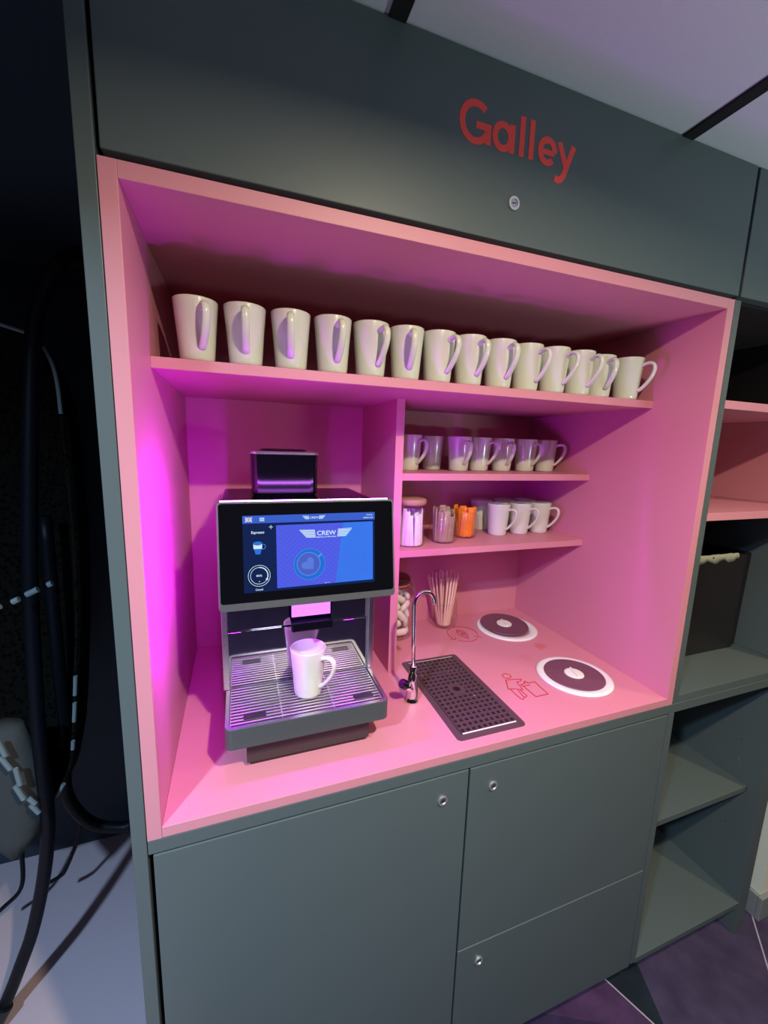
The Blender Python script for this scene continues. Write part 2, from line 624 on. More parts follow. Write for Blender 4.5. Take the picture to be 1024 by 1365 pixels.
stroke(b, WP, [(0.6873, 0.097), (0.6922, 0.0965), (0.6968, 0.0994), (0.6966, 0.1215)], lw)
stroke(b, WP, [(0.731, 0.1312), (0.7111, 0.132), (0.711, 0.1379), (0.725, 0.1396), (0.7242, 0.1447), (0.7292, 0.1468), (0.7317, 0.14), (0.7295, 0.1383)], lw)
stroke(b, WP, [(0.7128, 0.1322), (0.7136, 0.091), (0.7454, 0.0911), (0.7493, 0.1378), (0.7307, 0.1386)], lw)
obj('pictogram', b, REDL, wt, label='red line drawing of a figure dropping something into a bin')
b = bmesh.new()
stroke(b, WP, [(0.7056, 0.4388), (0.7173, 0.4415), (0.7302, 0.4385), (0.7477, 0.4283), (0.7567, 0.4093), (0.7571, 0.396), (0.7536, 0.3813)], lw)
stroke(b, WP, [(0.6958, 0.4341), (0.6849, 0.4298), (0.677, 0.4205), (0.6726, 0.4046), (0.6721, 0.3909), (0.6728, 0.3798)], lw)
stroke(b, WP, [(0.6644, 0.3769), (0.6782, 0.3723), (0.6837, 0.3821)], lw)
stroke(b, WP, [(0.6829, 0.3662), (0.6902, 0.3575), (0.7016, 0.3515), (0.72, 0.3501), (0.7294, 0.354), (0.7429, 0.3644)], lw)
stroke(b, WP, [(0.7366, 0.3722), (0.7491, 0.3741), (0.7507, 0.3599)], lw)
stroke(b, WP, [(0.7081, 0.4202), (0.7187, 0.4187), (0.7242, 0.4083), (0.726, 0.3921), (0.721, 0.3767), (0.7137, 0.3693), (0.7072, 0.3794), (0.7028, 0.3959), (0.7024, 0.4088)], lw, closed=True)
stroke(b, WP, [(0.7108, 0.4224), (0.71, 0.411), (0.7161, 0.4092), (0.71, 0.3938), (0.7183, 0.3886), (0.7122, 0.3738), (0.715, 0.3622)], lw)
stroke(b, WP, arc(0.7175, 0.398, 0.004, 0, 360, 12), lw * 0.8)
obj('pictogram', b, REDL, wt, label='red line drawing of a bean inside two round arrows')

# dark worktop rail running on to the right
tag(obj('worktop_rail', bx(0.0, 1.60, 0.0, 0.53, -0.0212, -0.0003, 0.0008), DARK, org=(0.8, 0.25, -0.02)),
    'long grey-green rail board running under the pink niche and the open shelves', 'worktop')

# ------------------------------------------------------------------ base cabinet
bc = thing('base_cabinet', 'grey-green base cabinet with one tall door, one short door and a lower flap', 'cabinet', (0.5, 0.25, -0.79))
obj('carcass', bx(0.001, 0.9935, 0.0195, 0.52, -0.70, -0.0225), DARKER, bc)
obj('plinth', bx(0.001, 0.9935, 0.10, 0.50, -0.79, -0.70), BLACKB, bc)
d1 = obj('door', bx(0.0055, 0.4975, 0.0, 0.018, -0.70, -0.0245, 0.0010), DARK, bc, label='tall left door')
lock(d1, 0.448, -0.071)
d2 = obj('door', bx(0.5015, 0.9930, 0.0, 0.018, -0.4200, -0.0245, 0.0010), DARK, bc, label='short right door')
lock(d2, 0.551, -0.071)
d3 = obj('flap', bx(0.5015, 0.9930, 0.0, 0.018, -0.70, -0.4225, 0.0014), DARK, bc, label='low right flap')
lock(d3, 0.551, -0.465)

# ------------------------------------------------------------------ open cabinets at the right
oc = thing('open_base_unit', 'grey-green open base unit with one shelf right of the doors', 'cabinet', (1.2, 0.25, -0.79))
obj('side_panel', bx(0.9955, 1.0125, 0.0, 0.50, -0.695, -0.0225, 0.0006), DARK, oc)
sp = obj('side_panel', bx(1.404, 1.440, 0.0, 0.50, -0.79, -0.0225, 0.0006), DARK, oc, label='right side panel reaching the floor')
obj('back_panel', bx(1.0125, 1.404, 0.48, 0.49, -0.695, -0.0225), DARK, oc)
obj('bottom_board', bx(1.0125, 1.404, 0.001, 0.48, -0.701, -0.686, 0.0006), DARK, oc)
obj('shelf', bx(1.0135, 1.403, 0.030, 0.48, -0.358, -0.343, 0.0006), DARK, oc)
PX = Plane((1.404, 0, 0), (0, 1, 0), (0, 0, 1), (-1, 0, 0))
for zz in (-0.225, -0.290, -0.418, -0.483):
    b = bmesh.new()
    ring(b, PX, 0.062, zz, 0.0016, 0.0030, 0, 0.0010, 16)
    obj('peg_hole', b, STEEL, sp)

ou = thing('open_shelf_unit', 'tall open shelf unit with salmon shelves right of the pink niche', 'shelf unit', (1.2, 0.25, 0.0))
obj('side_panel', bx(1.0008, 1.0172, 0.0, 0.52, 0.0185, 0.8195, 0.0006), DARK, ou)
obj('side_panel', bx(1.425, 1.443, 0.0, 0.52, 0.0185, 0.8195, 0.0006), DARK, ou)
obj('back_panel', bx(1.0172, 1.425, 0.44, 0.45, 0.642, 0.8195), BLACKB, ou, label='black back of the top compartment')
obj('back_panel', bx(1.0172, 1.425, 0.44, 0.45, 0.419, 0.642), PINK, ou, label='pink back of the middle compartment')
obj('back_panel', bx(1.0172, 1.425, 0.44, 0.45, 0.0185, 0.419), DARK, ou, label='grey back of the bottom compartment')
obj('shelf', bx(1.0172, 1.425, 0.002, 0.44, 0.6255, 0.6415, 0.0006), PINK, ou, label='upper salmon shelf')
obj('shelf', bx(1.0172, 1.425, 0.002, 0.44, 0.4030, 0.4190, 0.0006), PINK, ou, label='lower salmon shelf')
obj('side_liner', bx(1.4235, 1.4248, 0.004, 0.438, 0.6420, 0.8190), BLACKB, ou, label='thin black sheet over the right wall')  # sheet added to turn the right wall of this compartment black
obj('side_liner', bx(1.4235, 1.4248, 0.004, 0.438, 0.4195, 0.6250), PINK, ou, label='pink lining')
obj('bottom_board', bx(1.0008, 1.443, 0.001, 0.52, 0.0003, 0.0180, 0.0006), DARK, ou)

bn = thing('waste_bin', 'black bin with a pale bag folded over its rim inside the open shelf unit', 'bin', (1.27, 0.25, 0.018))
b = bmesh.new()
lo = []
for z, e in ((0.0183, 0.004), (0.030, 0.0), (0.283, -0.003)):
    lo.append([(x, y, z) for x, y in rrect(1.13 + e, 1.408 - e, 0.113 + e, 0.38 - e, 0.02)])
lo.append([(x, y, 0.283) for x, y in rrect(1.137, 1.401, 0.120, 0.373, 0.016)])
lo.append([(x, y, 0.05) for x, y in rrect(1.14, 1.398, 0.123, 0.370, 0.016)])
obj('bin_body', loft(b, lo), SATINB, bn)
b = bmesh.new()
rows = []
N = 60
for j, (off, z) in enumerate(((0.006, 0.24), (0.002, 0.286), (-0.004, 0.2885), (-0.006, 0.284), (-0.0065, 0.270))):
    r_ = []
    for i in range(N + 1):
        x = 1.150 + (1.345 - 1.150) * i / N
        wob = 0.0008 * math.sin(i * 0.37 + j) + 0.0006 * math.sin(i * 0.9)
        zz = z + (0.004 * math.sin(i * 0.35) + wob if j == 4 else wob * 0.4)
        r_.append(b.verts.new((x, 0.1165 + off + (wob * 0.6 if j > 1 else 0) - (0.001 if j > 2 else 0), zz)))
    rows.append(r_)
for a, c in zip(rows[:-1], rows[1:]):
    for i in range(N):
        b.faces.new((a[i], a[i + 1], c[i + 1], c[i]))
bg = obj('bin_bag', b, BAG, bn, smooth=True, label='pale plastic bag')
so = bg.modifiers.new('thick', 'SOLIDIFY')
so.thickness = 0.0008

# ------------------------------------------------------------------ mugs
def mug_parts():
    b = bmesh.new()
    prof = [(0, 0.0022), (0.0185, 0.0022), (0.0200, 0), (0.0215, 0.0003), (0.0232, 0.0022), (0.0240, 0.006), (0.0250, 0.018), (0.0266, 0.040), (0.0287, 0.064),
            (0.0305, 0.0835), (0.0304, 0.0852), (0.0297, 0.0858), (0.0290, 0.0852), (0.0287, 0.083), (0.0262, 0.052), (0.0240, 0.022), (0.0222, 0.008), (0.018, 0.0055), (0, 0.005)]
    lathe(b, prof, seg=48)
    body = obj('body', b, CERAMIC, None, smooth=True)
    b = bmesh.new()
    path = smooth_path([(0.0275, 0, 0.0690), (0.0340, 0, 0.0722), (0.0430, 0, 0.0735), (0.0500, 0, 0.0690), (0.0520, 0, 0.0600), (0.0490, 0, 0.0480), (0.0430, 0, 0.0370),
                        (0.0350, 0, 0.0270), (0.0290, 0, 0.0210), (0.0245, 0, 0.0180)], 5)
    tube(b, path, 0.0036, 14, r2=0.0056, side=(0, 1, 0))
    handle = obj('handle', b, CERAMIC, None, smooth=True)
    return body.data, handle.data, body, handle


mb, mh, _b, _h = mug_parts()
for _o in (_b, _h):
    bpy.data.objects.remove(_o)
_body0 = bpy.data.objects.new('body', mb)
_hand0 = bpy.data.objects.new('handle', mh)


def mug(x, y, z, ang, label, group=None):
    o = thing('mug', label, 'mug', (x, y, z), group, R(ang))
    for s_ in (_body0, _hand0):
        c = s_.copy()
        c.parent = o
        C.objects.link(c)
    return o


xs = [0.076, 0.144, 0.212, 0.279, 0.344, 0.4085, 0.4705, 0.534, 0.599, 0.664, 0.7265, 0.791, 0.8575, 0.926]
an = [-71, -91, -97, -85, -77, -97, -75, -83, -87, -75, -73, -81, -101, -68]
ordn = ['leftmost cream mug of the long top row, beside the left niche wall', 'second cream mug from the left in the long top row',
        'third cream mug from the left in the long top row', 'fourth cream mug from the left in the long top row',
        'fifth cream mug from the left in the long top row', 'sixth cream mug from the left in the long top row, left of the divider below',
        'seventh cream mug from the left in the long top row', 'seventh cream mug from the right in the long top row',
        'sixth cream mug from the right in the long top row', 'fifth cream mug from the right in the long top row',
        'fourth cream mug from the right in the long top row', 'third cream mug from the right in the long top row',
        'cream mug set slightly back, second from the right in the long top row', 'rightmost cream mug of the long top row with its handle in profile']
for i, (x, a) in enumerate(zip(xs, an)):
    mug(x, 0.147 + (0.010 if i == 12 else 0.0) + (0.003 if i == 9 else 0), z1, a, ordn[i], 'cream mugs on the long top shelf')
row2 = [(0.523, 0.385, -60, 'mug half hidden behind the divider on the middle shelf'),
        (0.606, 0.428, 90, 'mug pushed back on the middle shelf with no handle showing'),
        (0.658, 0.378, -87, 'frontmost left mug on the middle shelf, beside the pushed-back mug'),
        (0.7215, 0.385, -64, 'third mug from the right wall end of the middle shelf but one, handle in profile'),
        (0.792, 0.385, -92, 'third mug from the right on the middle shelf, handle facing front'),
        (0.867, 0.385, -80, 'second mug from the right on the middle shelf'),
        (0.934, 0.385, -58, 'rightmost mug on the middle shelf')]
row2[3] = (0.7215, 0.385, -64, 'fourth mug from the right on the middle shelf, handle in profile')
for x, y, a, l in row2:
    mug(x, y, z2, a, l, 'mugs on the middle shelf')
row3 = [(0.789, 0.377, -62, 'left mug of the front row on the lower shelf'), (0.862, 0.380, -60, 'middle mug of the front row on the lower shelf'),
        (0.930, 0.382, -58, 'right mug of the front row on the lower shelf'), (0.785, 0.455, 80, 'left mug of the back row on the lower shelf, mostly in shade'),
        (0.862, 0.455, 80, 'middle mug of the back row on the lower shelf'), (0.935, 0.455, 80, 'right mug of the back row on the lower shelf')]
for x, y, a, l in row3:
    mug(x, y, z3, a, l, 'mugs on the lower shelf')
mug(0.234, 0.118, 0.1022, -42, 'single mug standing on the drip tray under the coffee spout')

# ------------------------------------------------------------------ coffee machine
cm = thing('coffee_machine', 'black and silver bean-to-cup coffee machine with a blue touch screen and violet lights', 'coffee machine', (0.23, 0.2, zc))
b = bmesh.new()
box(b, 0.134, 0.329, 0.079, 0.335, zc, 0.026)
box(b, 0.129, 0.334, 0.073, 0.34, 0.0245, 0.0705, 0.001)
obj('base', b, BASEB, cm)
b = bmesh.new()
out = rrect(0.0980, 0.3620, 0.050, 0.176, 0.011)
inn = rrect(0.1045, 0.3555, 0.0575, 0.1655, 0.006)
loft(b, [[(x, y, 0.0708) for x, y in out], [(x, y, 0.1035) for x, y in out], [(0.23 + (x - 0.23) * 0.995, 0.11 + (y - 0.11) * 0.99, 0.1050) for x, y in out],
         [(x, y, 0.1050) for x, y in inn], [(x, y, 0.0900) for x, y in inn]])
for f in b.faces:
    f.material_index = 1 if abs(f.normal.z) > 0.6 else 0
b.normal_update()
for f in b.faces:
    f.material_index = 2 if f.calc_center_median().z < 0.1 and abs(f.normal.z) > 0.5 else (1 if abs(f.normal.z) > 0.5 else 0)
tr = obj('drip_tray', b, [GREYM, STEEL, SATINB], cm)
b = bmesh.new()
ns = 14
for i in range(ns):
    y = 0.0600 + i * (0.1632 - 0.0600) / (ns - 1)
    segs = [(0.1055, 0.3545)]
    if i in (2, 3):
        segs = [(0.1055, 0.126), (0.160, 0.307), (0.341, 0.3545)]
    for a_, c_ in segs:
        box(b, a_, c_, y - 0.0017, y + 0.0017, 0.0992, 0.1020, 0.0009, 2)
for xx in (0.106, 0.185, 0.270, 0.3535):
    box(b, xx - 0.0008, xx + 0.0008, 0.0585, 0.1645, 0.0985, 0.1012)
obj('grate', b, BARS, tr, label='steel bar grate')
for a_, c_ in ((0.126, 0.160), (0.307, 0.341)):
    obj('finger_slot', bx(a_, c_, 0.0600 + 1.6 * 0.00794, 0.0600 + 3.4 * 0.00794, 0.0985, 0.1012, 0.0005, 1), SATINB, tr)
obj('finger_slot', bx(0.205, 0.262, 0.1640, 0.1655, 0.0990, 0.1032), SATINB, tr)
b = bmesh.new()
box(b, 0.104, 0.356, 0.170, 0.174, 0.2075, 0.310)
box(b, 0.104, 0.356, 0.1665, 0.174, 0.1055, 0.2065, 0.0004, 1)
obj('back_plate', b, MIRROR, cm, label='polished steel splash plate')
for x0, x1 in ((0.0940, 0.1040), (0.3560, 0.3665)):
    obj('column', bx(x0, x1, 0.158, 0.176, 0.1055, 0.31, 0.001), STEEL, cm)
b = bmesh.new()
box(b, 0.099, 0.361, 0.177, 0.335, 0.0710, 0.311, 0.002)
obj('lower_housing', b, SATINB, cm)
b = bmesh.new()
box(b, 0.101, 0.358, 0.085, 0.335, 0.3115, 0.4400, 0.003)
obj('upper_housing', b, GLOSSB, cm)

# touch screen: tilted plane
tv = Vector((0, 0.022, 0.153)).normalized()
SP = Plane((0.0975, 0.040, 0.297), (1, 0, 0), tv, Vector((1, 0, 0)).cross(tv))
b = bmesh.new()
out = rrect(0.0, 0.2640, 0.0, 0.1555, 0.006)
inn = rrect(0.0026, 0.2614, 0.0105, 0.1525, 0.004)
loft(b, [[SP(*p, -0.016) for p in out], [SP(*p, -0.0012) for p in out], [SP(0.132 + (p[0] - 0.132) * 0.996, 0.078 + (p[1] - 0.078) * 0.993, 0) for p in out], [SP(*p, 0) for p in inn], [SP(*p, -0.0012) for p in inn]])
scr = obj('screen', b, BEZEL, cm, label='touch screen in a silver frame')
b = bmesh.new()
plate(b, SP, inn, -0.0012, -0.0004)
obj('glass', b, GLOSSB, scr, label='black glass')
EM = lambda nm, c, s=1.0: emission(nm, c, s)
b = bmesh.new()
w_ = -0.0004
plate(b, SP, [(0.0340, 0.0243), (0.2300, 0.0250), (0.2318, 0.1355), (0.0342, 0.1348)], w_, 0.0)
obj('side_bar', b, EM('screen navy', (0.008, 0.018, 0.085)), scr)
b = bmesh.new()
plate(b, SP, [(0.0342, 0.1238), (0.2318, 0.1238), (0.2318, 0.1355), (0.0342, 0.1348)], 0.0, 0.0002)
obj('header_bar', b, EM('screen header', (0.045, 0.12, 0.60)), scr)
# picture with a herringbone table top
PIC = bpy.data.materials.new('screen picture')
PIC.use_nodes = True
nt = PIC.node_tree
nt.nodes.clear()
tc = nt.nodes.new('ShaderNodeTexCoord')
sx = nt.nodes.new('ShaderNodeSeparateXYZ')
nt.links.new(tc.outputs['Object'], sx.inputs[0])
X, Zc = sx.outputs[0], sx.outputs[2]
xr = mth(nt, 'FRACT', mth(nt, 'MULTIPLY', X, 22.0))
tri = mth(nt, 'ABSOLUTE', mth(nt, 'SUBTRACT', xr, 0.5))
ch = mth(nt, 'FRACT', mth(nt, 'ADD', mth(nt, 'MULTIPLY', Zc, 120.0), mth(nt, 'MULTIPLY', tri, 5.0)))
gl = mth(nt, 'LESS_THAN', ch, 0.12)
wood = mixc(nt, gl, (0.085, 0.115, 0.80), (0.06, 0.09, 0.66))
nzp = nt.nodes.new('ShaderNodeTexNoise')
nzp.inputs['Scale'].default_value = 40
nt.links.new(tc.outputs['Object'], nzp.inputs['Vector'])
rt = mixc(nt, nzp.outputs['Fac'], (0.055, 0.16, 0.80), (0.035, 0.21, 0.88))
lim = mth(nt, 'MULTIPLY_ADD', Zc, 0.148, (0.0975 + 0.1720 - 0.23) * U - 0.148 * (0.36 - zc) * U)
pc = mixc(nt, mth(nt, 'GREATER_THAN', X, lim), wood, rt)
e = nt.nodes.new('ShaderNodeEmission')
o_ = nt.nodes.new('ShaderNodeOutputMaterial')
nt.links.new(pc, e.inputs[0])
nt.links.new(e.outputs[0], o_.inputs[0])
b = bmesh.new()
plate(b, SP, [(0.0800, 0.0280), (0.2268, 0.0293), (0.2284, 0.1209), (0.0804, 0.1199)], 0.0, 0.0002)
obj('menu_picture', b, PIC, scr)
DISKC = EM('screen saucer blue', (0.018, 0.16, 0.66))
CUPC = EM('screen coffee blue', (0.075, 0.12, 0.56))
RIMC = EM('screen rim blue', (0.10, 0.26, 0.85))
WHT = EM('screen white', (0.66, 0.83, 0.95))
HRT = EM('screen heart blue', (0.10, 0.20, 0.72))
b = bmesh.new()
plate(b, SP, arc(0.1278, 0.0600, 0.0234, 0, 352, 44), 0.0002, 0.0003)
pl = obj('saucer_picture', b, DISKC, scr)
b = bmesh.new()
plate(b, SP, arc(0.1265, 0.0605, 0.0172, 0, 352, 44), 0.0003, 0.0004)
obj('cup_picture', b, CUPC, scr)
b = bmesh.new()
ring(b, SP, 0.1265, 0.0605, 0.0166, 0.0178, 0.0003, 0.0005)
ring(b, SP, 0.1278, 0.0600, 0.0230, 0.0236, 0.0002, 0.0004)
stroke(b, SP, [(0.1405, 0.0700), (0.1465, 0.0748)], 0.003, 0.0003, 0.0005)
obj('rim_picture', b, RIMC, scr)
b = bmesh.new()
hp = []
for k in range(36):
    a = 2 * PI * k / 36
    hx, hz = 16 * math.sin(a) ** 3, 13 * math.cos(a) - 5 * math.cos(2 * a) - 2 * math.cos(3 * a) - math.cos(4 * a)
    ca, sa = math.cos(R(40)), math.sin(R(40))
    hp.append((0.1265 + 0.00066 * (hx * ca + hz * sa * -1) * 1.0, 0.0600 + 0.00066 * (hx * sa + hz * ca)))
plate(b, SP, hp, 0.0004, 0.0005)
obj('heart_picture', b, HRT, scr)


def wings(bm, lx0, lx1, top, bot, k, w0, w1, m_=1):
    """a wing of stacked feathers; lx0 is the tip, lx1 the root"""
    for i in range(5):
        f0 = i / 5
        za = top + (bot - top) * f0
        zb = top + (bot - top) * (f0 + 0.13)
        tip = lx0 + (lx1 - lx0) * (0.05 + 0.40 * f0)
        root = lx1 - (lx1 - lx0) * 0.04 + (lx1 - lx0) * (0.06 * f0)
        plate(bm, SP, [(tip, za), (root - (lx1 - lx0) * 0.05, za - 0.0003), (root, zb - 0.0003), (tip + (lx1 - lx0) * 0.08, zb)], w0, w1)


b = bmesh.new()
wings(b, 0.1125, 0.1385, 0.1108, 0.0992, 5, 0.0002, 0.0005)
stroke(b, SP, [(0.1140, 0.1118), (0.1365, 0.1112)], 0.0005, 0.0002, 0.0005)
obj('wing_emblem', b, WHT, scr)
b = bmesh.new()
wings(b, 0.1955, 0.1705, 0.1108, 0.0992, 5, 0.0002, 0.0005)
stroke(b, SP, [(0.1940, 0.1120), (0.1723, 0.1112)], 0.0005, 0.0002, 0.0005)
obj('wing_emblem', b, WHT, scr)
b = bmesh.new()
wings(b, 0.1180, 0.1290, 0.1326, 0.1274, 5, 0.0002, 0.0005)
obj('wing_emblem', b, WHT, scr)
b = bmesh.new()
wings(b, 0.1540, 0.1430, 0.1326, 0.1274, 5, 0.0002, 0.0005)
obj('wing_emblem', b, WHT, scr)
lettering('lettering', 'CREW', SP, 0.1400, 0.1028, 0.0066, WHT, scr, 0.0290)
lettering('lettering', 'MACHINES', SP, 0.1395, 0.0992, 0.0017, WHT, scr, 0.0298)
lettering('lettering', 'CREW', SP, 0.1300, 0.1283, 0.0030, WHT, scr, 0.0128)
lettering('lettering', 'Espresso', SP, 0.0458, 0.1090, 0.0038, WHT, scr, 0.0178)
lettering('lettering', '80%', SP, 0.0512, 0.0470, 0.0027, WHT, scr, 0.0080)
lettering('lettering', 'Cancel', SP, 0.0498, 0.0270, 0.0027, WHT, scr, 0.0102)
lettering('lettering', 'Austria', SP, 0.2178, 0.1308, 0.0020, WHT, scr, 0.0102)
lettering('lettering', '20/01/25', SP, 0.2130, 0.1262, 0.0020, WHT, scr, 0.0155)
b = bmesh.new()
plate(b, SP, [(0.0378, 0.1258), (0.0473, 0.1258), (0.0473, 0.1327), (0.0378, 0.1327)], 0.0002, 0.0003)
obj('flag_icon', b, EM('flag blue', (0.05, 0.09, 0.45)), scr)
b = bmesh.new()
stroke(b, SP, [(0.0380, 0.12595), (0.0471, 0.13255)], 0.0014, 0.0003, 0.0005)
stroke(b, SP, [(0.0380, 0.13255), (0.0471, 0.12595)], 0.0014, 0.0003, 0.0005)
stroke(b, SP, [(0.0378, 0.12925), (0.0473, 0.12925)], 0.0022, 0.0003, 0.0005)
stroke(b, SP, [(0.04255, 0.1258), (0.04255, 0.1327)], 0.0022, 0.0003, 0.0005)
obj('flag_cross', b, WHT, scr)
b = bmesh.new()
stroke(b, SP, [(0.0378, 0.12925), (0.0473, 0.12925)], 0.0009, 0.0005, 0.0006)
stroke(b, SP, [(0.04255, 0.1258), (0.04255, 0.1327)], 0.0009, 0.0005, 0.0006)
obj('flag_red_cross', b, EM('flag red', (0.55, 0.10, 0.30)), scr)
b = bmesh.new()
for v_ in (0.1271, 0.1285, 0.1299, 0.1313):
    stroke(b, SP, [(0.0576, v_), (0.0642, v_)], 0.0008, 0.0002, 0.0004)
stroke(b, SP, [(0.0732, 0.1207), (0.0732, 0.1150)], 0.0007, 0.0001, 0.0003)
stroke(b, SP, [(0.0704, 0.1179), (0.0760, 0.1179)], 0.0007, 0.0001, 0.0003)
obj('menu_icon', b, WHT, scr)
b = bmesh.new()
stroke(b, SP, arc(0.0553, 0.0482, 0.0152, 0, 360, 40), 0.0006, 0.0001, 0.0003)
stroke(b, SP, arc(0.0553, 0.0482, 0.0120, 90, 325, 30), 0.0006, 0.0001, 0.0003)
stroke(b, SP, arc(0.0553, 0.0482, 0.0120, -30, 90, 20), 0.0014, 0.0001, 0.0003)
plate(b, SP, arc(0.0657, 0.0425, 0.0016, 0, 330, 11), 0.0001, 0.0004)
plate(b, SP, arc(0.0553, 0.0398, 0.0007, 0, 330, 11), 0.0001, 0.0004)
obj('strength_dial', b, WHT, scr)
b = bmesh.new()
plate(b, SP, [(0.0480, 0.0935), (0.0485, 0.0870), (0.0600, 0.0870), (0.0605, 0.0935), (0.0540, 0.0950)], 0.0001, 0.0003)
obj('cup_icon', b, WHT, scr)
b = bmesh.new()
plate(b, SP, [(0.0489, 0.0870), (0.0510, 0.0792), (0.0575, 0.0790), (0.0597, 0.0870)], 0.0001, 0.0003)
plate(b, SP, arc(0.0542, 0.0948, 0.0064, 0, 350, 24, 0.0028), 0.0001, 0.00035)
stroke(b, SP, arc(0.0612, 0.0900, 0.0036, -110, 80, 12), 0.0012, 0.0001, 0.0003)
obj('cup_icon', b, EM('screen mid blue', (0.03, 0.17, 0.70)), scr)
b = bmesh.new()
for i, u in enumerate((0.1515, 0.1545, 0.1572)):
    plate(b, SP, arc(u, 0.0303, 0.0008 if i == 0 else 0.0005, 0, 330, 11), 0.0002, 0.0004)
obj('page_dots', b, WHT, scr)

# violet light strips behind the frame
def ledbox(u0, u1, v0, v1, w0, w1, nm, m_):
    bm_ = bmesh.new()
    plate(bm_, SP, [(u0, v0), (u1, v0), (u1, v1), (u0, v1)], w0, w1)
    return obj(nm, bm_, m_, cm, label='glowing violet light strip')


ledbox(-0.0004, 0.0040, 0.008, 0.150, -0.027, -0.0165, 'light_strip', VIOLET)
ledbox(0.2600, 0.2644, 0.008, 0.150, -0.027, -0.0165, 'light_strip', VIOLET_R)
ledbox(0.0045, 0.2595, 0.1535, 0.1570, -0.0195, -0.0165, 'light_strip', VIOLET_T)

for x0_, x1_ in ((0.104, 0.124), (0.336, 0.356)):
    obj('light_strip', bx(x0_, x1_, 0.100, 0.150, 0.3065, 0.3105), VIOLET_D, cm, label='violet light under the housing')

# spout
b = bmesh.new()
loft(b, [[(0.197, 0.092, 0.3005), (0.272, 0.092, 0.3005), (0.272, 0.150, 0.3005), (0.197, 0.150, 0.3005)],
         [(0.199, 0.096, 0.262), (0.270, 0.096, 0.262), (0.268, 0.148, 0.262), (0.201, 0.148, 0.262)],
         [(0.204, 0.094, 0.240), (0.267, 0.094, 0.240), (0.265, 0.142, 0.240), (0.206, 0.142, 0.240)]])
spo = obj('spout', b, GLOSSB, cm)
obj('spout_lip', bx(0.202, 0.269, 0.080, 0.0935, 0.2345, 0.2500, 0.002), GLOSSB, spo, label='gloss black lip')
b = bmesh.new()
box(b, 0.2035, 0.2665, 0.0905, 0.0928, 0.2565, 0.2860)
obj('spout_glow', b, SPOUT_GLOW, spo, label='glowing panel standing in for light on the spout')  # emissive panel in place of the lit sloped face of the spout
for xx in (0.222, 0.248):
    obj('nozzle', lathe(bmesh.new(), [(0, 0), (0.0035, 0), (0.0042, 0.012), (0, 0.012)], xx, 0.118, 0.2285, 16), CHROME, spo, smooth=True)

# bean hopper
hp_ = []
for z, e in ((0.4403, 0.004), (0.4450, 0.001), (0.5140, 0.0)):
    hp_.append([(x, y, z) for x, y in rrect(0.1490 + e, 0.2680 - e, 0.205 + e, 0.315 - e, 0.014)])
hop = obj('bean_hopper', loft(bmesh.new(), hp_), GLOSSB, cm, label='gloss black bean hopper')
b = bmesh.new()
loft(b, [[(x, y, 0.5142) for x, y in rrect(0.1475, 0.2695, 0.2035, 0.3165, 0.015)], [(x, y, 0.5180) for x, y in rrect(0.1475, 0.2695, 0.2035, 0.3165, 0.015)],
         [(x, y, 0.5195) for x, y in rrect(0.1495, 0.2675, 0.2055, 0.3145, 0.014)]])
obj('hopper_lid', b, STEEL, hop, label='silver edged lid')
b = bmesh.new()
loft(b, [[(x, y, 0.5196) for x, y in rrect(0.165, 0.252, 0.220, 0.30, 0.02)], [(x, y, 0.5235) for x, y in rrect(0.170, 0.247, 0.225, 0.295, 0.02)]])
obj('lid_grip', b, GLOSSB, hop)

# ------------------------------------------------------------------ tap
tp = thing('drinking_water_tap', 'slim chrome gooseneck water tap standing between coffee machine and drain tray', 'tap', (0.4535, 0.157, zc))
b = bmesh.new()
lathe(b, [(0, 0), (0.0145, 0), (0.0145, 0.003), (0.0122, 0.0055), (0.0120, 0.020), (0.0112, 0.040), (0.0105, 0.052), (0.0085, 0.060), (0.0072, 0.066), (0.0072, 0.078), (0.0055, 0.080), (0, 0.080)], 0.4535, 0.157, zc, 32)
obj('body', b, CHROME, tp, smooth=True)
b = bmesh.new()
pts = [Vector((0.4532, 0.157, 0.09)), Vector((0.4520, 0.157, 0.15)), Vector((0.4505, 0.157, 0.205))]
cxx, czz, rr = 0.4725, 0.2250, 0.0222
for k in range(0, 19):
    a = R(180 - 10.5 * k)
    pts.append(Vector((cxx + rr * math.cos(a), 0.157, czz + rr * 1.15 * math.sin(a))))
tube(b, pts, 0.0042, 16)
obj('gooseneck', b, CHROME, tp, smooth=True)
b = bmesh.new()
tube(b, [(0.4535, 0.156, 0.040), (0.4430, 0.150, 0.052), (0.4330, 0.145, 0.062)], [0.0085, 0.0080, 0.0075], 20)
br = obj('valve_arm', b, CHROME, tp, smooth=True)
b = bmesh.new()
tube(b, [(0.4335, 0.1455, 0.0615), (0.4315, 0.1443, 0.0635), (0.4240, 0.1400, 0.0705), (0.4222, 0.1390, 0.0722)], [0.0085, 0.0098, 0.0094, 0.0075], 20)
obj('knob', b, GLOSSB, tp, smooth=False, label='black tap knob')

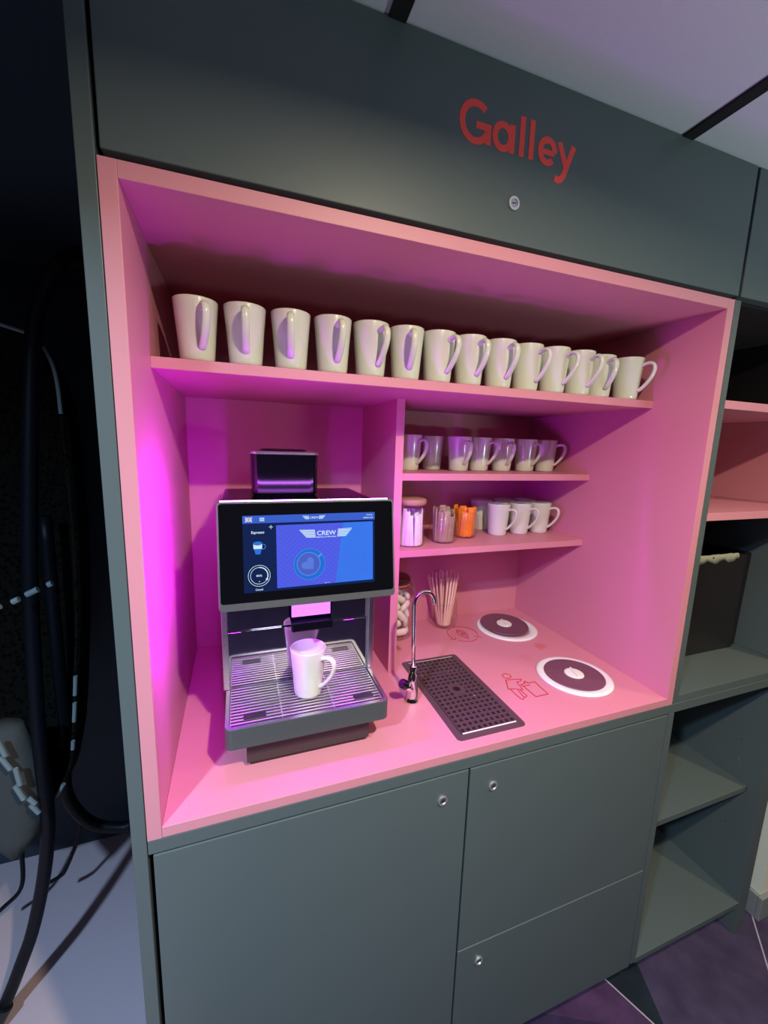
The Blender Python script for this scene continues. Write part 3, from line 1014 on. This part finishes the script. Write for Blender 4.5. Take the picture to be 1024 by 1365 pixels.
# ------------------------------------------------------------------ drain tray
dt = thing('drain_tray', 'dark bronze recessed drain tray with square holes set into the pink worktop', 'drain tray', (0.559, 0.16, zc))
x0, x1, y0, y1 = 0.4865, 0.6345, 0.0215, 0.3000
b = bmesh.new()
out = rrect(x0, x1, y0, y1, 0.009)
inn = rrect(x0 + 0.0125, x1 - 0.0125, y0 + 0.0135, y1 - 0.0125, 0.003)
loft(b, [[(x, y, zc + 0.0001) for x, y in out], [(x, y, zc + 0.0016) for x, y in out], [(x, y, zc + 0.0024) for x, y in inn], [(x, y, zc + 0.0001) for x, y in inn]], closed=True)
obj('flange', b, BRONZE, dt)
gx0, gx1, gy0, gy1 = x0 + 0.0135, x1 - 0.0135, y0 + 0.0145, y1 - 0.0135
obj('pan', bx(gx0, gx1, gy0, gy1, zc + 0.0001, zc + 0.0008), BRONZED, dt)
nx, ny = 10, 19
b = bmesh.new()
zt0, zt1 = zc + 0.0010, zc + 0.0036
px, py = (gx1 - gx0) / nx, (gy1 - gy0) / ny
bw = 0.0044
for i in range(nx + 1):
    xx = gx0 + i * px
    box(b, max(gx0, xx - bw / 2), min(gx1, xx + bw / 2), gy0, gy1, zt0, zt1)
for j in range(ny + 1):
    yy = gy0 + j * py
    box(b, gx0, gx1, max(gy0, yy - bw / 2), min(gy1, yy + bw / 2), zt0, zt1 + 0.00003)
obj('grille', b, BRONZE, dt)
b = bmesh.new()
ring(b, WP, 0.5605, 0.1605, 0.0085, 0.0185, 0.0037, 0.0046)
obj('drain_ring', b, BRONZE, dt)
b = bmesh.new()
plate(b, WP, arc(0.5605, 0.1605, 0.0086, 0, 345, 23), 0.0037, 0.0041)
obj('drain_hole', b, BRONZED, dt)
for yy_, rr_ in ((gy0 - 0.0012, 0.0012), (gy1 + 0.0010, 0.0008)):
    obj('pale_edge', tube(bmesh.new(), [(gx0 + 0.002, yy_, zc + 0.0028), (gx1 - 0.002, yy_, zc + 0.0028)], rr_, 8), WHITEP, dt, label='pale edge line')  # thin white rods along the front and back ends of the grille
random.seed(3)
b = bmesh.new()
for k in range(10):
    xx = gx0 + 0.008 + k * 0.0115
    bmesh.ops.create_uvsphere(b, u_segments=8, v_segments=5, radius=0.0013, matrix=Matrix.Translation((xx, 0.2265 + random.uniform(-0.001, 0.001), zc + 0.0042)))
bmesh.ops.create_uvsphere(b, u_segments=10, v_segments=6, radius=0.0022, matrix=Matrix.Translation((0.585, 0.128, zc + 0.0046)))
WATER = mat('water drops', (0.9, 0.9, 0.9), 0.05, metal=0.9)
obj('water_drops', b, WATER, dt, smooth=True)['kind'] = 'stuff'

# ------------------------------------------------------------------ waste chute covers
def chute(cx, cy, r, dx, dy, tilt, ang, label):
    o = thing('waste_chute_cover', label, 'bin lid', (cx, cy, zc), 'round waste chute covers')
    b = bmesh.new()
    lathe(b, [(r * 0.72, 0.0002), (r, 0.0002), (r, 0.0022), (r * 0.975, 0.0042), (r * 0.90, 0.0046), (r * 0.80, 0.0040), (r * 0.72, 0.0020), (r * 0.72, 0.0002)], cx, cy, zc, 64)
    obj('ring', b, WHITEP, o, smooth=True, label='white plastic ring')
    b = bmesh.new()
    lathe(b, [(0, 0.0030), (r * 0.78, 0.0030), (r * 0.80, 0.0046), (r * 0.79, 0.0062), (0.022, 0.0062), (0.022, 0.0050), (0, 0.0050)], 0, 0, 0, 64)
    k = obj('lid', b, PLUM, None, smooth=False, label='plum brown disc')
    b = bmesh.new()
    lathe(b, [(0, 0.0042), (0.0215, 0.0042), (0.0215, 0.0075), (0.0200, 0.0084), (0, 0.0084)], 0, 0, 0, 40)
    g = obj('grip', b, CREAM, None, label='cream round grip')
    b = bmesh.new()
    box(b, -0.0185, 0.0185, -0.0022, 0.0022, 0.0084, 0.0125, 0.001)
    bmesh.ops.rotate(b, verts=b.verts, cent=(0, 0, 0), matrix=Matrix.Rotation(ang, 3, 'Z'))
    g2 = obj('grip_bar', b, CREAM, None)
    k.parent = o
    k.location = (dx * U, dy * U, (0.004 * U if tilt else 0))
    k.rotation_euler = (tilt, 0, 0)
    g.parent = k
    g.location = (0, 0, 0)
    g2.parent = g if False else k
    g2.location = (0, 0, 0)
    return o


chute(0.855, 0.131, 0.0830, 0, 0, 0, R(75), 'front round plum lid in a white ring, beside the bin pictogram')
chute(0.860, 0.394, 0.0860, -0.003, 0.009, R(2.2), R(80), 'back round plum lid in a white ring, sitting slightly crooked')

# ------------------------------------------------------------------ jars on the lower shelf
def glass_jar(name, label, cx, cy, z, prof, group=None, wall=0.0014, m_=GLASS):
    o = thing(name, label, 'jar', (cx, cy, z), group)
    b = bmesh.new()
    r_, z_ = prof[-1]
    lathe(b, [(0, 0)] + prof + [(r_ - 0.0004, z_ + 0.0006), (r_ - 0.0012, z_)], cx, cy, z, 40)
    obj('glass_body', b, m_, o, smooth=True)
    return o


def stick(name, base, top, w, th, m_, label, cat, group, tw=0.0):
    base, top = Vector(base), Vector(top)
    d = (top - base).normalized()
    s = Vector((math.cos(tw), math.sin(tw), 0))
    s = (s - d * s.dot(d)).normalized()
    n_ = d.cross(s)
    b = bmesh.new()
    L = (top - base).length
    lo = []
    for f_, k in ((0, 0.25), (0.04, 0.8), (0.15, 1), (0.85, 1), (0.96, 0.8), (1, 0.25)):
        c = base + d * L * f_
        kk = k if th > 0.002 else 1
        lo.append([c + s * w / 2 * a + n_ * th / 2 * e_ * kk for a, e_ in ((-1, -0.5), (-0.5, -1), (0.5, -1), (1, -0.5), (1, 0.5), (0.5, 1), (-0.5, 1), (-1, 0.5))])
    loft(b, lo)
    o = obj(name, b, m_, org=tuple(base))
    return tag(o, label, cat, group)


cx, cy = 0.507, 0.325
j1 = glass_jar('sugar_jar', 'wide glass jar of white sugar sticks with a wooden lid beside the divider', cx, cy, z3 + 0.0003,
               [(0.0330, 0), (0.0350, 0.003), (0.0355, 0.006), (0.0355, 0.088), (0.0330, 0.096)])
b = bmesh.new()
lathe(b, [(0, 0.0965), (0.0335, 0.0965), (0.0365, 0.100), (0.0372, 0.106), (0.0355, 0.110), (0.030, 0.112), (0, 0.1125)], cx, cy, z3, 40)
obj('lid', b, WOODL, j1, smooth=True, label='wooden lid')
random.seed(11)
k = 0
for ring_r, nn in ((0.0285, 15), (0.019, 9)):
    for i in range(nn):
        a = 2 * PI * i / nn + 0.1 * ring_r * 100
        r_ = ring_r
        a2 = a + random.uniform(-0.22, 0.22)
        h_ = random.uniform(0.072, 0.090)
        stick('sugar_stick', (cx + r_ * math.cos(a), cy + r_ * math.sin(a), z3 + 0.0025), (cx + r_ * 0.97 * math.cos(a2), cy + r_ * 0.97 * math.sin(a2), z3 + h_), 0.0110, 0.0046,
              PAPERW, 'white sugar stick standing in the lidded glass jar', 'sugar stick', 'white sugar sticks in the lidded jar', a + PI / 2)

TUL = [(0.026, 0), (0.031, 0.003), (0.0350, 0.014), (0.0365, 0.028), (0.0350, 0.044), (0.0305, 0.060), (0.0285, 0.066)]
cx, cy = 0.600, 0.333
glass_jar('tulip_jar', 'round glass tumbler of brown sugar sticks, middle of the three jars on the lower shelf', cx, cy, z3 + 0.0003, TUL)
random.seed(5)
for i in range(17):
    a = 2 * PI * i / 10 if i < 10 else 2 * PI * i / 7 + 0.3
    rb = 0.0215 if i < 10 else 0.009
    rt_ = 0.0245 if i < 10 else 0.012
    h_ = random.uniform(0.066, 0.090)
    stick('brown_sugar_stick', (cx + rb * math.cos(a), cy + rb * math.sin(a), z3 + 0.0035), (cx + rt_ * math.cos(a + 0.18), cy + rt_ * math.sin(a + 0.18), z3 + h_), 0.0150, 0.0060,
          PAPERB, 'brown paper sugar stick standing in the middle glass tumbler', 'sugar stick', 'brown sugar sticks in the middle tumbler', a + PI / 2 + random.uniform(-0.3, 0.3))
cx, cy = 0.683, 0.373
glass_jar('tulip_jar', 'round glass tumbler of orange sachets, beside the mugs on the lower shelf', cx, cy, z3 + 0.0003, TUL)
random.seed(9)
for i in range(14):
    a = 2 * PI * i / 8 if i < 8 else 2 * PI * i / 6 + 0.3
    rb = 0.0205 if i < 8 else 0.008
    rt_ = 0.024 if i < 8 else 0.011
    h_ = random.uniform(0.068, 0.086)
    stick('orange_sachet', (cx + rb * math.cos(a), cy + rb * math.sin(a), z3 + 0.0035), (cx + rt_ * math.cos(a + 0.2), cy + rt_ * math.sin(a + 0.2), z3 + h_), 0.0185, 0.0060,
          PAPERO, 'orange sachet standing in the right-hand glass tumbler', 'sachet', 'orange sachets in the right tumbler', a + PI / 2 + random.uniform(-0.3, 0.3))

# big clip jar on the worktop
cx, cy = 0.527, 0.447
bj = glass_jar('clip_top_jar', 'tall glass clip-top jar of pale wrapped pieces behind the tap', cx, cy, zc + 0.0003,
               [(0.040, 0), (0.0450, 0.004), (0.0460, 0.012), (0.0460, 0.118), (0.0420, 0.134), (0.0340, 0.142), (0.0340, 0.150)])
b = bmesh.new()
lathe(b, [(0, 0.1500), (0.0360, 0.1500), (0.0385, 0.156), (0.0385, 0.165), (0.0340, 0.172), (0.020, 0.177), (0, 0.178)], cx, cy, zc, 40)
obj('lid', b, glass('lid glass', (0.55, 0.42, 0.42)), bj, smooth=True)
b = bmesh.new()
tube(b, [(cx + 0.0365 * math.cos(2 * PI * q / 40), cy + 0.0365 * math.sin(2 * PI * q / 40), zc + 0.151) for q in range(41)], 0.0022, 8)
obj('seal_ring', b, mat('orange rubber seal', (0.40, 0.12, 0.06), 0.5), bj, smooth=True)
b = bmesh.new()
tube(b, [(cx + 0.0375 * math.cos(2 * PI * q / 40), cy + 0.0375 * math.sin(2 * PI * q / 40), zc + 0.141) for q in range(41)], 0.0009, 8)
tube(b, smooth_path([(cx + 0.037, cy - 0.010, zc + 0.141), (cx + 0.047, cy - 0.014, zc + 0.132), (cx + 0.050, cy - 0.014, zc + 0.120), (cx + 0.046, cy - 0.012, zc + 0.150), (cx + 0.039, cy - 0.008, zc + 0.160)]), 0.0009, 8)
obj('wire_clip', b, STEEL, bj, smooth=True)
random.seed(21)
for lv in range(5):
    for i in range(5):
        a = 2 * PI * i / 5 + lv * 0.55
        r_ = 0.0290
        b = bmesh.new()
        bmesh.ops.create_uvsphere(b, u_segments=16, v_segments=10, radius=1.0)
        for v in b.verts:
            x_, y_, z_ = v.co
            v.co = Vector((x_ * 0.0190, y_ * (0.0075 + 0.003 * abs(x_)), z_ * 0.0130 * (0.75 + 0.4 * x_ * x_)))
        bmesh.ops.rotate(b, verts=b.verts, cent=(0, 0, 0), matrix=(Matrix.Rotation(a + PI / 2, 3, 'Z') @ Matrix.Rotation(random.uniform(-1.0, 1.0), 3, 'Y') @ Matrix.Rotation(random.uniform(-.3, .3), 3, 'Z')))
        c = Vector((cx + r_ * math.cos(a), cy + r_ * math.sin(a), zc + 0.0185 + lv * 0.0240))
        bmesh.ops.translate(b, verts=b.verts, vec=c)
        tag(obj('wrapped_piece', b, PALEB, org=tuple(c), smooth=True), 'pale wrapped piece inside the tall clip-top jar', 'wrapped piece', 'pale wrapped pieces in the clip-top jar')

# stirrers in a glass
cx, cy = 0.690, 0.468
glass_jar('stirrer_glass', 'clear tumbler of wooden stirrers on the worktop behind the tap', cx, cy, zc + 0.0003,
          [(0.0330, 0), (0.0365, 0.004), (0.0385, 0.014), (0.0385, 0.040), (0.0370, 0.074), (0.0365, 0.076)])
random.seed(4)
for i in range(30):
    if i < 22:
        a = 2 * PI * i / 22
        rb, rt_ = 0.019, 0.037
    else:
        a = 2 * PI * i / 8
        rb, rt_ = 0.008, 0.015
    lean = Vector((-0.008, -0.004, 0)) * random.uniform(0.5, 1.6)
    h_ = random.uniform(0.148, 0.160)
    ex = 1.5 if math.cos(a + 0.3) < -0.2 else 1.0
    tx = cx + rt_ * ex * math.cos(a + 0.1)
    ty = min(cy + rt_ * math.sin(a + 0.1), D - 0.008)
    stick('wooden_stirrer', (cx + rb * math.cos(a), cy + rb * math.sin(a), zc + 0.0040), (tx, ty, zc + h_), 0.0058, 0.0013,
          WOODS, 'thin pale wooden stirrer standing in the clear tumbler', 'stirrer', 'wooden stirrers in the clear tumbler', a + PI / 2 + random.uniform(-0.4, 0.4))

# ------------------------------------------------------------------ hanging chair at the far left
hc = thing('hanging_chair', 'black mesh basket chair on a black tube stand at the far left', 'chair', (-0.36, 0.5, -0.79))
b = bmesh.new()
tube(b, smooth_path([(-0.425, 0.40, -0.783), (-0.394, 0.42, -0.721), (-0.362, 0.42, -0.64), (-0.332, 0.42, -0.555), (-0.300, 0.42, -0.417), (-0.284, 0.42, -0.295), (-0.283, 0.42, -0.18),
                     (-0.281, 0.42, -0.053), (-0.274, 0.42, 0.114), (-0.265, 0.42, 0.271), (-0.244, 0.42, 0.507), (-0.219, 0.42, 0.725), (-0.196, 0.42, 0.799), (-0.167, 0.42, 0.851), (-0.143, 0.44, 0.878)], 5), 0.013, 14)
obj('stand_tube', b, TUBEM, hc, smooth=True)
b = bmesh.new()
tube(b, [(-0.432, 0.395, -0.789), (-0.400, 0.415, -0.735)], 0.0175, 14)
obj('foot_cap', b, RUBBER, hc)
b = bmesh.new()
tube(b, smooth_path([(-0.300, 0.6, 0.35), (-0.303, 0.6, -0.02), (-0.303, 0.6, -0.175), (-0.307, 0.6, -0.259), (-0.316, 0.6, -0.373), (-0.295, 0.6, -0.447), (-0.259, 0.6, -0.496), (-0.204, 0.6, -0.523), (-0.178, 0.6, -0.523)]), 0.014, 12)
obj('lower_hoop', b, TUBEM, hc, smooth=True)
b = bmesh.new()
tube(b, smooth_path([(-0.290, 0.6, -0.47), (-0.302, 0.6, -0.526), (-0.335, 0.6, -0.608), (-0.350, 0.6, -0.626), (-0.372, 0.6, -0.636)]), 0.005, 10)
obj('leg', b, TUBEM, hc, smooth=True)
b = bmesh.new()
tube(b, smooth_path([(-0.420, 0.6, -0.42), (-0.423, 0.6, -0.531), (-0.434, 0.6, -0.63), (-0.482, 0.6, -0.68)]), 0.005, 10)
obj('leg', b, TUBEM, hc, smooth=True)
# woven basket: a deep egg-shaped bowl
rim = [(-0.60, 0.62), (-0.50, 0.71), (-0.40, 0.745), (-0.28, 0.735), (-0.225, 0.695), (-0.200, 0.600), (-0.196, 0.400), (-0.202, 0.191), (-0.217, 0.021), (-0.232, -0.122), (-0.250, -0.215),
       (-0.300, -0.285), (-0.400, -0.34), (-0.50, -0.32), (-0.60, -0.22), (-0.68, 0.0), (-0.70, 0.2), (-0.67, 0.45)]
b = bmesh.new()
rc = smooth_path([(x, 0.45, z) for x, z in rim] + [(rim[0][0], 0.45, rim[0][1])], 4)[:-1]
cen = Vector((-0.44, 0.45, 0.20))
loops = []
for f_, dy in ((1.0, 0), (1.01, 0.05), (0.96, 0.12), (0.85, 0.18), (0.62, 0.23), (0.3, 0.26), (0.02, 0.27)):
    loops.append([cen + (p - cen) * f_ + Vector((0, dy, 0)) for p in rc])
loft(b, loops, cap0=False)
bk = obj('basket', b, NET, hc, smooth=True, label='black mesh basket')
sd = bk.modifiers.new('thick', 'SOLIDIFY')
sd.thickness = 0.006


def dashes(pts, r_, cuts):
    bm_ = bmesh.new()
    pp = smooth_path(pts, 8)
    for a_, c_ in cuts:
        seg_ = pp[int(a_ * (len(pp) - 1)):max(int(c_ * (len(pp) - 1)), int(a_ * (len(pp) - 1)) + 1) + 1]
        if len(seg_) > 1:
            tube(bm_, seg_, r_, 8)
    return bm_


b = dashes([(-0.29, 0.445, 0.738), (-0.242, 0.445, 0.725), (-0.236, 0.445, 0.724)], 0.0035, [(0, 1)])
obj('stitching', b, GREYSTITCH, hc, label='grey stitched edge')
b = dashes([(-0.216, 0.445, 0.702), (-0.204, 0.445, 0.67), (-0.199, 0.445, 0.63), (-0.198, 0.445, 0.578)], 0.0035, [(0, 1)])
obj('stitching', b, GREYSTITCH, hc)
b = dashes([(-0.217, 0.445, 0.021), (-0.224, 0.445, -0.05), (-0.232, 0.445, -0.122), (-0.244, 0.445, -0.202), (-0.275, 0.445, -0.262)], 0.004, [(0, 0.18), (0.22, 0.4), (0.55, 0.6), (0.9, 1.0)])
obj('stitching', b, GREYSTITCH, hc)
b = bmesh.new()
zz = [(-0.335, 0.38, -0.06), (-0.326, 0.38, -0.095), (-0.313, 0.38, -0.126), (-0.309, 0.38, -0.165), (-0.298, 0.38, -0.199), (-0.288, 0.38, -0.215), (-0.276, 0.38, -0.238)]
for i, (p, q) in enumerate(zip(zz[:-1], zz[1:])):
    o_x = 0.004 * (-1) ** i
    tube(b, [(p[0] + o_x, p[1], p[2]), (q[0] + o_x, q[1], q[2])], 0.0045, 8)
obj('zigzag_trim', b, GREYSTITCH, hc, label='grey zigzag trim of the cushion')
b = bmesh.new()
for (p, q) in (((-0.300, 0.36, 0.218), (-0.291, 0.36, 0.223)), ((-0.272, 0.36, 0.229), (-0.262, 0.36, 0.234)), ((-0.250, 0.36, 0.241), (-0.232, 0.36, 0.250)), ((-0.216, 0.36, 0.257), (-0.209, 0.36, 0.260))):
    tube(b, [p, q], 0.0055, 8)
obj('strap', b, GREYSTITCH, hc, label='grey strap seen through the ropes')
b = bmesh.new()
lo = []
for k_ in range(9):
    f_ = k_ / 8
    zz_ = -0.06 - 0.29 * f_
    hw = 0.075 * math.sqrt(max(0.02, 1 - ((f_ - 0.35) / 0.66) ** 2))
    lo.append([Vector((-0.375 + 0.035 * f_, 0.43, zz_)) + Vector((hw * math.cos(2 * PI * q / 16), 0.035 * math.sin(2 * PI * q / 16), 0)) for q in range(16)])
loft(b, lo)
obj('cushion', b, GREYC, hc, smooth=True, label='dark grey cushion')
